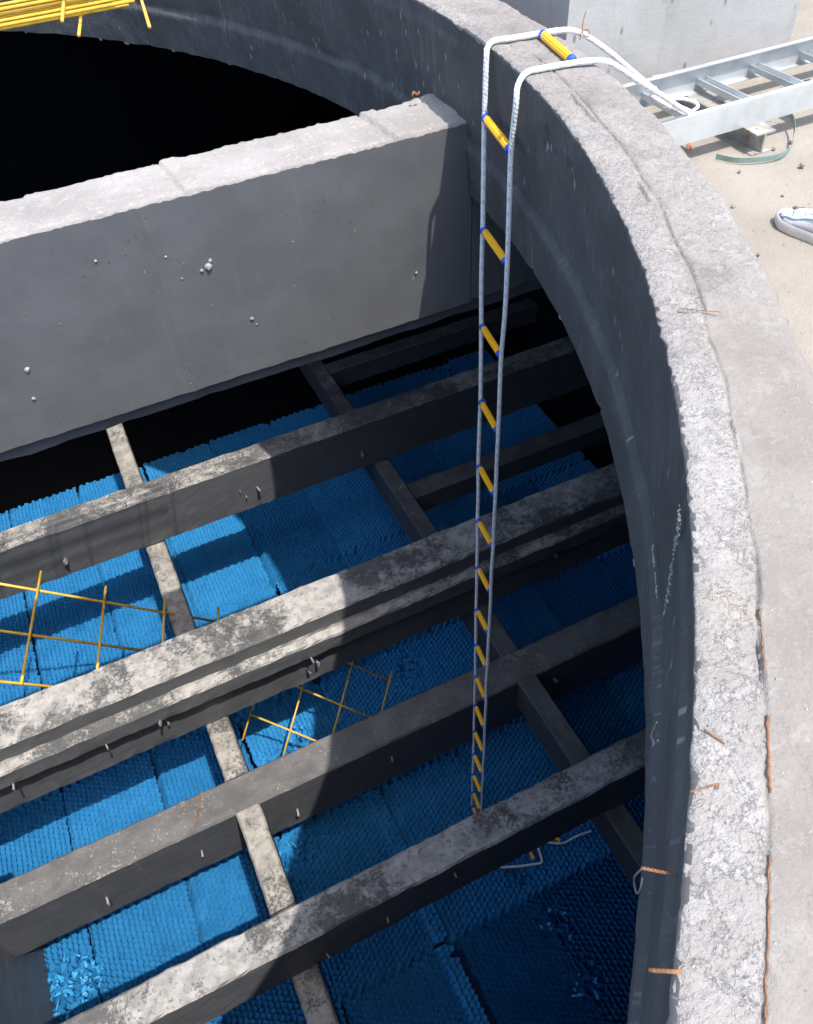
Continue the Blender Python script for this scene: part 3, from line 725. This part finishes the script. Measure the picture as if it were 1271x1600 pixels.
# leaning sheet between ledge beam and far beam; O is the node nearest the left
O = Vector((-.856, 3.521, -2.85)); u = Vector((.289, -.022, -.268)); v = Vector((-.0845, -.297, .0))
GG = 'amber bar grids'
grid('amber yellow bar grid leaning down beside the left cross beam behind the ledge beam', O, u, v, lambda k: (-1.6, (2.95, 1.75, .95)[k] if 0 <= k <= 2 else 1), lambda k: (-.35 if k else -.42, {-1: 2.2, 0: 2.05, 1: 1.95, 2: 1.2, 3: .4}[k]), [-1, 0, 1, 2, 3], [0, 1, 2], r=.0080, group=GG)
O = Vector((.345, 2.831, -3.85)); w = Vector((.363, 0, 0))       # diagonal of the mesh
u = Vector((.203, -.071, -.24)); u = Vector((.548 - .345, 2.760 - 2.831, -.24)); v = Vector((.182 - .345, 2.739 - 2.831, -.24))
# the sheet is flattened a little so that its cells stay square
u = Vector((.195, -.15, -.13)); v = Vector((-.165, -.17, -.13))
grid('amber yellow bar grid low on the blue fill, between ledge beam and smooth grey beam', O, u, v, lambda k: (-1.0 if k else -.35, {-1: 2.0, 0: 2.1, 1: 1.6, 2: 1.2}[k]), lambda k: (-1.25 if k > 0 else -.3, {-1: 1.6, 0: 1.75, 1: 1.75, 2: 1.0, 3: .2}[k]), [-1, 0, 1, 2], [-1, 0, 1], r=.0062, group=GG)
# stack of grids lying over the opening at rim height, far left
for q, (z, dy, ex) in enumerate(((.035, 0, 0.0), (.062, .10, .075), (.010, .14, .11))):
    lab = {.062: 'topmost', .035: 'middle one', .010: 'lowest'}[z]
    t = thing('bar_grid', 'amber yellow bar grid, %s of the stack lying over the opening at upper left' % lab, 'grid', (0, 0, z), group=GG)
    for k in range(10):
        x = .118 + ex - .58 * k + (.29 if q == 0 else 0)
        bar(t, (x, 2.60 + dy, 0), (x + .06, 3.02, 0), .0048)
    for k in range(4):
        y = 2.83 + dy * .5 + .045 * k + (.02 if k > 1 else 0); xe = (.42 if q == 0 else .30 + ex)
        bar(t, (-5.46, y, .011), (xe, y, .011), .0048)

# ------------------------------------------------------------------ rope ladder
def ray(px, py):
    return right * ((px - 635) / 1267.8) + down * ((py - 800) / 1267.8) + fwd
hang = [((757,182.3),(798.6,236.4)),((754.2,358),(792.7,411.8)),((752,508),(783.2,556.8)),((750.5,626),(778.5,675.6)),((747.2,726.3),(774.2,774.9)),((746,811.6),(770.5,855.4)),((745.2,884.5),(767,926.7)),((744,950.5),(763.9,990)),((743.4,1005),(761.3,1046)),((742.9,1055),(759.5,1095)),((741.6,1100),(757.5,1139)),((740.4,1140.5),(756.2,1178)),((739.4,1176),(754.8,1211)),((738.6,1207.5),(753.2,1242)),((738,1235.5),(751.6,1268)),((737.6,1258),(750.6,1290))]
LP, RP = [], []
for a, b in hang:                                            # left rope leans very slightly inwards
    d = ray(*a); rho = math.hypot(d.x, d.y); zD = -d.z / rho; h = zD * (2.285 + .054) / (1 + .06 * zD); D = h / zD
    p = Vector((d.x / rho * D, d.y / rho * D, .75 - h)); LP.append(p)
    d = ray(*b); q = d * (h + .012) / -d.z; RP.append(Vector((q.x, q.y, .75 + q.z)))
lad = thing('rope_ladder', 'white rope ladder with yellow rungs hanging from the ring wall down to the blue fill', 'ladder', (LP[0].x, LP[0].y, 0))
OFF = -Vector(lad.location)
capm = None
leftTop = [(1.141,1.997,-.014),(1.150,2.006,.006),(1.175,2.018,.013),(1.225,2.011,.012),(1.303,1.993,.014),(1.344,1.988,.014),(1.385,1.97,.012),(1.43,1.955,-.01),(1.49,1.938,-.052),(1.548,1.942,-.095),(1.612,1.945,-.143),(1.66,1.94,-.18),(1.72,1.92,-.225),(1.79,1.915,-.262)]
rightTop = [(1.098,1.772,-.05),(1.107,1.782,-.012),(1.135,1.790,.010),(1.182,1.786,.012),(1.252,1.774,.013),(1.30,1.757,.014),(1.33,1.738,.012),(1.372,1.736,-.012),(1.431,1.754,-.05),(1.514,1.798,-.1),(1.632,1.851,-.17),(1.711,1.875,-.22),(1.80,1.90,-.272)]
ZF = -4.318
footL = [(LP[-1].x + .01, LP[-1].y - .02, ZF + .16), (LP[-1].x + .02, LP[-1].y - .10, ZF + .03), (.98, 1.62, ZF + .012), (1.00, 1.49, ZF + .01), (1.02, 1.425, ZF + .01), (1.12, 1.378, ZF + .01), (1.215, 1.345, ZF + .01), (1.256, 1.335, ZF + .01), (1.272, 1.37, ZF + .012), (1.285, 1.43, ZF + .012), (1.30, 1.50, ZF + .012)]
footR = [(RP[-1].x + .01, RP[-1].y - .01, ZF + .15), (RP[-1].x + .04, RP[-1].y - .06, ZF + .03), (1.15, 1.56, ZF + .012), (1.30, 1.46, ZF + .01), (1.375, 1.405, ZF + .01), (1.44, 1.374, ZF + .01), (1.53, 1.372, ZF + .01), (1.628, 1.36, ZF + .01)]
rr = .0075
def rope_r(L, a): return 1.0 + .025 * math.sin(2 * math.pi * L * 47 + a * 2)
def wobble(pts, amp, seed):
    return [p + Vector((amp * mn.noise(Vector((i * .9, seed, 0))), amp * mn.noise(Vector((i * .9, seed, 5))), 0)) for i, p in enumerate(pts)]
for nm, top, mid, foot, sd in (('rope', leftTop, LP, footL, 1), ('rope', rightTop, RP, footR, 2)):
    mm = []
    for i, p in enumerate(mid):
        mm.append(p)
        if i < len(mid) - 1: mm.append(p.lerp(mid[i + 1], .5) + Vector((.006 * mn.noise(Vector((i * 1.7, sd, 0))), .006 * mn.noise(Vector((i * 1.7, sd, 3))), 0)))
    path = [Vector(p) for p in reversed(top)] + mm + [Vector(p) for p in foot]
    path = [p + OFF for p in smooth_path(path, .0085)]
    mb = MB(); mb.tube(path, rr, 10, True, rope_r); mb.build(nm, M['rope'], lad, True, uv=True)
    # seizings where a rung is let into the rope
RUNG = {}
def rung(a, b):
    a = Vector(a); b = Vector(b); d = b - a; L = d.length; mb = MB(); s = d.normalized()
    # ribbed plastic tube: 12 ribs round
    n = 24; r0 = .0104
    up = Vector((0, 0, 1)); e1 = s.cross(up).normalized(); e2 = e1.cross(s)
    i0 = len(mb.v); k0 = a + s * .008; k1 = b - s * .008
    for p in (k0, k1):
        for j in range(n):
            r = r0 * (1.06 if j % 2 else .93); an = 2 * math.pi * j / n; mb.v.append(tuple(p + e1 * math.cos(an) * r + e2 * math.sin(an) * r))
    for j in range(n): mb.f.append((i0 + j, i0 + (j + 1) % n, i0 + n + (j + 1) % n, i0 + n + j))
    mb.f.append(tuple(range(i0 + n - 1, i0 - 1, -1))); mb.f.append(tuple(range(i0 + n, i0 + 2 * n)))
    o = mb.build('rung', M['yellow'], lad)
    for c, sg in ((a, 1), (b, -1)):
        mb = MB(); mb.tube([c + s * sg * .004, c + s * sg * .007, c + s * sg * .016, c + s * sg * .019], lambda k, n: (.0100, .0118, .0124, .0118)[k], 14); mb.build('end_ring', M['cap'], o, True)
    return o
for a, b in zip(LP, RP): rung(a + OFF, b + OFF)
rung(Vector((1.303, 1.993, .014)) + OFF, Vector((1.258, 1.775, .016)) + OFF)
rung(Vector((1.222, 1.352, ZF + .014)) + OFF, Vector((1.228, 1.455, ZF + .02)) + OFF)
rung(Vector((1.44, 1.385, ZF + .014)) + OFF, Vector((1.355, 1.47, ZF + .02)) + OFF)
# knot and tail where the ropes are tied to the tray
kn = [(1.66,1.94,-.175),(1.672,1.925,-.195),(1.69,1.915,-.20),(1.70,1.94,-.21),(1.685,1.962,-.215),(1.665,1.955,-.205),(1.66,1.93,-.20),(1.675,1.905,-.21),(1.70,1.90,-.225)]
mb = MB(); mb.tube([p + OFF for p in smooth_path([Vector(p) for p in kn], .006)], .007, 8); mb.build('knot', M['rope'], lad, True, uv=True)
lp = [(1.70,1.93,-.235),(1.73,1.97,-.24),(1.79,1.995,-.25),(1.84,1.98,-.26),(1.85,1.95,-.27),(1.80,1.93,-.275)]
mb = MB(); mb.tube([p + OFF for p in smooth_path([Vector(p) for p in lp], .008)], .0055, 8); mb.build('tail_loop', M['rope'], lad, True, uv=True)

# ------------------------------------------------------------------ cable tray, steel offcut, plinth
tray = thing('cable_tray', 'galvanised ladder type cable tray lying on a steel offcut outside the ring wall', 'cable tray', (1.5, 1.874, -.335))
TO = -Vector(tray.location); XT0, XT1 = 1.40, 6.0
pn = [(0, 0), (0, .080), (-.020, .080), (-.020, .0775), (-.002, .0775), (-.002, .0025), (-.020, .0025), (-.020, 0)]
def rail(y, mirror):
    mb = MB(); prof = [((-x if mirror else x), z) for x, z in pn]
    mb.prism(prof, Vector((XT0, y, -.335)) + TO, Vector((XT1, y, -.335)) + TO); return mb.build('side_rail', M['galv'], tray)
rail(1.874, False); rail(2.178, True)
RU = None
for x in np.arange(1.62, 6, .2175):
    if RU is None:
        mb = MB(); mb.prism([(-.02, 0), (-.02, .018), (-.017, .018), (-.017, .003), (.017, .003), (.017, .018), (.02, .018), (.02, 0)], (0, -.150, 0), (0, .150, 0)); o = mb.build('rung', M['galv'], tray); RU = o.data
    else: o = link('rung', RU, tray)
    o.location = Vector((x, 2.026, -.312)) + TO
mb = MB()
def ipr(h, w, tf, tw): return [(-w/2, 0), (w/2, 0), (w/2, tf), (tw/2, tf), (tw/2, h - tf), (w/2, h - tf), (w/2, h), (-w/2, h), (-w/2, h - tf), (-tw/2, h - tf), (-tw/2, tf), (-w/2, tf)]
o = MB(); o.prism(ipr(.066, .072, .005, .006), (2.012, 1.812, -.401), (2.038, 2.36, -.401)); o = o.build('steel_offcut', M['ibeam']); tag(o, 'short rusty steel I-beam offcut propping the cable tray above the sand', 'steel beam')
o = MB(); pts = smooth_path([(1.868,1.850,-.388),(1.895,1.803,-.388),(1.935,1.772,-.386),(2.013,1.748,-.385),(2.075,1.765,-.384),(2.122,1.803,-.378),(2.165,1.845,-.37),(2.199,1.892,-.362),(2.215,1.94,-.36),(2.191,1.974,-.358),(2.14,1.99,-.36)], .015)
i0 = 0
for k, p in enumerate(pts):
    t = (pts[min(k + 1, len(pts) - 1)] - pts[max(0, k - 1)]).normalized(); nn = Vector((t.y, -t.x, 0))
    for a, b in ((-.0006, -.008), (-.0006, .008), (.0006, .008), (.0006, -.008)): o.v.append(tuple(p + nn * a + Vector((0, 0, b))))
for k in range(len(pts) - 1):
    for j in range(4): o.f.append((k * 4 + j, k * 4 + (j + 1) % 4, k * 4 + 4 + (j + 1) % 4, k * 4 + 4 + j))
tag(o.build('strapping_band', M['strap']), 'loop of grey green strapping band curling round the end of the steel offcut', 'strap')
# tie strips lying within the tray shadow
for (a, b, lb) in (((2.02, 2.015, -.393), (2.45, 2.045, -.393), 'weathered timber lath lying on the sand under the cable tray, the nearer one'), ((2.0, 2.10, -.393), (2.5, 2.12, -.393), 'weathered timber lath lying on the sand under the cable tray, the farther one')):
    mb = MB(); mb.prism([(-.012, 0), (.012, 0), (.012, .018), (-.012, .018)], a, b); o = mb.build('timber_lath', M['wood']); tag(o, lb, 'timber')
mb = MB(); mb.tube(smooth_path([(2.25, 2.09, -.37), (2.262, 2.08, -.355), (2.268, 2.06, -.36), (2.262, 2.045, -.38)], .006), .003, 6); tag(mb.build('blue_cord', M['bluewire'], None, True), 'scrap of blue cord lying beneath the cable tray', 'cord')
# plinth
V = []; F = []; 
o = sweep('concrete_plinth', [(1.665, -.42), (1.665, .65), (2.656, .65), (2.656, -.42)], 2.40, 3.6, 'y', M['block'], None, amp=.003, sub=.05)
tag(o, 'big plain grey concrete block standing on the sand behind the cable tray', 'concrete block')

# ------------------------------------------------------------------ loose things
def stone(p, s, label, k, mat='stone', name='stone'):
    bm = bmesh.new(); bmesh.ops.create_icosphere(bm, subdivisions=2, radius=1)
    for v in bm.verts:
        q = v.co * (1 + .5 * mn.noise(v.co * 1.4 + Vector((k * 3.1, 0, 0)))); v.co = Vector((q.x * s, q.y * s * .8, q.z * s * .6))
    me = bpy.data.meshes.new(name); bm.to_mesh(me); bm.free(); o = link(name, me, None, M[mat]); o.location = p; o.scale = (.75, .75, .75); o.rotation_euler = (0, 0, k); return tag(o, label, 'stone', 'stones on the sand')
stone((2.047, 1.679, -.392), .013, 'largest loose stone on the sand at the right edge, beyond the sneaker', 1)
stone((1.873, 1.57, -.396), .007, 'small curled crumb on the sand just above the sneaker', 2)
stone((1.873, 1.748, -.395), .008, 'pale pebble on the sand in front of the strapping band', 3)
stone((2.06, 1.81, -.394), .009, 'brown pebble beside the end of the steel offcut', 4)
stone((2.134, 1.817, -.394), .010, 'pebble lying inside the loop of strapping band', 5)
stone((1.715, 1.591, -.395), .009, 'dark chip at the foot of the ring wall nearest the strapping band', 6)
stone((1.60, 1.36, -.395), .008, 'dark chip at the foot of the ring wall nearest the sneaker', 7)
mb = MB(); rg = random.Random(4)
for k in range(220):
    th = R(rg.uniform(-32, 14)); r = 3.5 + abs(rg.gauss(0, .5)); x = CX + r * math.cos(th); y = CY + r * math.sin(th); s = rg.uniform(.0008, .0026); i0 = len(mb.v)
    for q in ((-1, 0, 0), (1, 0, 0), (0, -1, 0), (0, 1, 0), (0, 0, 1.0), (0, 0, -.6)): mb.v.append((x + q[0] * s * rg.uniform(.6, 1.4), y + q[1] * s * rg.uniform(.6, 1.4), -.397 + q[2] * s * .8))
    mb.f += [tuple(i0 + a for a in f) for f in ((0, 2, 4), (2, 1, 4), (1, 3, 4), (3, 0, 4), (2, 0, 5), (1, 2, 5), (3, 1, 5), (0, 3, 5))]
o = mb.build('grit', M['sand']); o['kind'] = 'stuff'; o['label'] = 'fine grit scattered over the sand'
mb = MB()
for k in range(380):
    th = R(rg.uniform(-55, 8)); r = rg.uniform(3.30, 3.475); x = CX + r * math.cos(th); y = CY + r * math.sin(th); s = rg.uniform(.0006, .0020); i0 = len(mb.v); z = rim_z(th, r) + s * .3
    for q in ((-1, 0, 0), (1, 0, 0), (0, -1, 0), (0, 1, 0), (0, 0, 1.0), (0, 0, -.6)): mb.v.append((x + q[0] * s * rg.uniform(.6, 1.6), y + q[1] * s * rg.uniform(.6, 1.6), z + q[2] * s * .8))
    mb.f += [tuple(i0 + a for a in f) for f in ((0, 2, 4), (2, 1, 4), (1, 3, 4), (3, 0, 4), (2, 0, 5), (1, 2, 5), (3, 1, 5), (0, 3, 5))]
o = mb.build('concrete_crumbs', M['chip']); o['kind'] = 'stuff'; o['label'] = 'crumbs of concrete scattered on the rim'

def wire(name, pts, r, mat, label, cat='wire', step=.006, parent=None):
    mb = MB(); mb.tube(smooth_path([Vector(p) for p in pts], step), r, 7); o = mb.build(name, mat, parent, True)
    return tag(o, label, cat) if parent is None else o
# twisted rusty tie sticking out of the ring
def twisted(a, b, r, label):
    a = Vector(a); b = Vector(b); d = (b - a).normalized(); e1 = d.cross(Vector((0, 0, 1))).normalized(); e2 = e1.cross(d); t = thing('twisted_tie', label, 'wire', a)
    for ph in (0, math.pi):
        pts = [b * (k / 40) + a * (1 - k / 40) + (e1 * math.cos(k * .75 + ph) + e2 * math.sin(k * .75 + ph)) * r * (1 if k < 34 else .6) - a for k in range(41)]
        mb = MB(); mb.tube(pts, r * 1.05, 6); mb.build('strand', M['rust'], t, True)
twisted((.2720, .1605, -.028), (.2985, .1425, -.034), .0009, 'twisted rusty tie wire poking out of the black inner face near the bottom right')
wire('rusty_rod', [(.2215, .0875, -.010), (.229, .082, -.006), (.240, .0735, .003)], .0019, M['rust'], 'rusty rod stub jutting over the black edge at the very bottom right', 'rod')
wire('rusty_wire', [(.342, .190, .004), (.352, .1875, .005), (.362, .186, .004), (.370, .184, .006), (.366, .181, .004)], .0009, M['rust'], 'bent rusty wire end on the rim above the twisted tie')
wire('rusty_wire', [(.395, .235, .003), (.400, .222, .003), (.403, .214, .002)], .0009, M['rust'], 'tiny red rusty sliver on the rim above the bent wire end')
def arcpts(d0, d1, r, z, n=24): return [(CX + (r + .002 * mn.noise(Vector((k * .6, r, 0)))) * math.cos(R(d0 + (d1 - d0) * k / n)), CY + (r + .002 * mn.noise(Vector((k * .6, r, 0)))) * math.sin(R(d0 + (d1 - d0) * k / n)), z + .001 * mn.noise(Vector((k, 2, 0)))) for k in range(n + 1)]
wire('rusty_bar', arcpts(-37.9, -39.25, 3.3550, -.0005), .0008, M['rust'], 'rusty bar showing in the rim crack, upper of the three stretches', 'bar')
wire('rusty_bar', arcpts(-40.2, -41.6, 3.3560, .0004), .0013, M['rust'], 'rusty bar showing in the rim crack, middle and thickest stretch', 'bar')
wire('rusty_bar', arcpts(-42.6, -46.5, 3.3565, -.0003, 40), .0008, M['rust'], 'rusty bar showing in the rim crack, lowest stretch running out of the picture', 'bar')
jx = [(.801 + (.957 - .801) * k / 10 + .002 * mn.noise(Vector((k * 1.1, 0, 0))), .850 + (.726 - .850) * k / 10 + .002 * mn.noise(Vector((k, 3, 0))), .0015) for k in range(1, 8)]
wire('rusty_wire', jx[1:5], .0007, M['rust'], 'thin brown wire lying in the cross joint of the rim')
wire('rusty_wire', [jx[3], (jx[3][0] + .004, jx[3][1] + .022, .012), (jx[3][0] + .002, jx[3][1] + .03, .006)], .0006, M['rust'], 'short brown wire end standing up at the cross joint')
wire('rusty_wire', [(-.478, 2.075, -3.443), (-.45, 2.13, -3.440), (-.425, 2.18, -3.441), (-.395, 2.235, -3.438)], .004, M['rust'], 'rusty orange wire lying across the smooth grey beam')
wire('tangled_wire', [(1.385, 1.935, .0), (1.395, 1.945, .014), (1.410, 1.938, .018), (1.405, 1.925, .006), (1.39, 1.93, .012), (1.40, 1.95, .03), (1.413, 1.96, .055)], .0014, M['rust'], 'small rusty wire tangle sticking up beside the left rope')
wire('tie_wire', [(.325, .191, -.180), (.322, .193, -.205), (.3275, .194, -.236), (.312, .177, -.203), (.309, .1735, -.174), (.315, .180, -.165)], .0012, M['steelw'], 'pale wire loop sticking out of the black inner face below the twisted tie')
wire('tie_wire', [(.4295, .3126, -.142), (.431, .3146, -.182), (.418, .299, -.159), (.4165, .297, -.167), (.409, .288, -.127)], .0012, M['steelw'], 'thin bent wire on the black inner face opposite the nearest beam')
wire('rust_crumb', [(1.206, 1.276, -.003), (1.212, 1.282, .004), (1.217, 1.274, -.004)], .004, M['rust'], 'red brown rust flake at the outer edge of the rim below the tray', 'rust flake')
wire('rust_crumb', [(1.105, 2.385, -.225), (1.112, 2.392, -.215), (1.12, 2.38, -.222), (1.13, 2.39, -.218)], .0035, M['rust'], 'little brown wire scrap where the upper wall meets the ring', 'wire')

# white sneaker standing on the sand, toe to the left
shoe = thing('sneaker', 'dusty white canvas sneaker with pale blue trim on the sand at the right edge', 'shoe', (1.778, 1.476, -.40), R(4))
NS = 26; ring_n = 20
def shoe_sec(t):          # t 0 toe .. 1 heel : half width, height
    w = .050 * math.sqrt(max(0, min(1, t / .16 + .02))) if t < .16 else .050
    if t > .3: w = .050 - .012 * min(1, (t - .3) / .3)
    if t > .9: w *= math.sqrt(max(.05, 1 - ((t - .9) / .1) ** 2))
    h = .030 + .018 * min(1, t / .15) + (.050 * min(1, max(0, (t - .22) / .35)))
    if t > .8: h += .01
    return w, h
V = []; F = []
for i in range(NS + 1):
    t = i / NS; w, h = shoe_sec(max(t, .012)); y = -t * .285; cxo = .010 * math.sin(t * 3.0)
    for j in range(ring_n):
        a = 2 * math.pi * j / ring_n; ca, sa = math.cos(a), math.sin(a)
        x = cxo + w * .97 * math.copysign(abs(ca) ** .75, ca); z = .022 + (h - .022) * (max(0, sa) ** .85) if sa > 0 else .022 + .010 * sa
        z += .0015 * mn.noise(Vector((x * 80, y * 80, z * 80)))
        V.append((x, y, z))
for i in range(NS):
    for j in range(ring_n): F.append((i * ring_n + j, i * ring_n + (j + 1) % ring_n, (i + 1) * ring_n + (j + 1) % ring_n, (i + 1) * ring_n + j))
F.append(tuple(range(ring_n))); F.append(tuple(range(NS * ring_n, NS * ring_n + ring_n))[::-1])
pyd('upper', V, F, shoe, M['shoe'], True)
V = []; F = []; pr = [(0, .0), (1.02, .0), (1.06, .012), (1.04, .026), (.9, .028)]
out = []
for k in range(48):
    a = 2 * math.pi * k / 48
    if k < 24: t = k / 24; sgn = 1
    else: t = 1 - (k - 24) / 24; sgn = -1
    tt = .5 - .5 * math.cos(t * math.pi); w, h = shoe_sec(max(tt, .004)); out.append((.010 * math.sin(tt * 3) + sgn * (w + .004), -tt * .289 + .003))
for x, y in out:
    for m, z in ((.995, 0), (1.03, .008), (1.03, .024), (.97, .029)): V.append((x * m, (y + .14) * m - .14, z + .001))
for k in range(48):
    for j in range(3): F.append((k * 4 + j, ((k + 1) % 48) * 4 + j, ((k + 1) % 48) * 4 + j + 1, k * 4 + j + 1))
F.append(tuple(k * 4 for k in range(48))[::-1]); pyd('sole', V, F, shoe, M['sole'], True)
def shoe_surf(x, t):
    w, h = shoe_sec(t); c = .010 * math.sin(t * 3.0); q = max(-.98, min(.98, (x - c) / (w * .97))); sa = math.sqrt(1 - abs(q) ** 2.67); return .022 + (h - .022) * sa ** .85 + .0015
def strip(name, pts, r, mat):
    mb = MB(); mb.tube(smooth_path([(x, -t * .285, shoe_surf(x, t)) for x, t in pts], .006), r, 6); return mb.build(name, mat, shoe, True)
strip('blue_trim', [(-.034, .09), (-.037, .16), (-.035, .24), (-.030, .34), (-.026, .45)], .0022, M['shoeblue'])
strip('blue_trim', [(-.028, .07), (-.018, .05), (-.004, .045)], .0018, M['shoeblue'])
strip('seam', [(-.03, .20), (-.01, .15), (.012, .15), (.032, .20)], .0012, M['dirt'])
for k, t in enumerate((.30, .36, .42, .48, .54)): strip('lace', [(-.018, t), (-.006, t - .01), (.008, t - .008), (.022, t + .01)], .0028, M['shoe'])
strip('dirt_mark', [(.002, .10), (.008, .115), (.004, .13)], .005, M['dirt'])
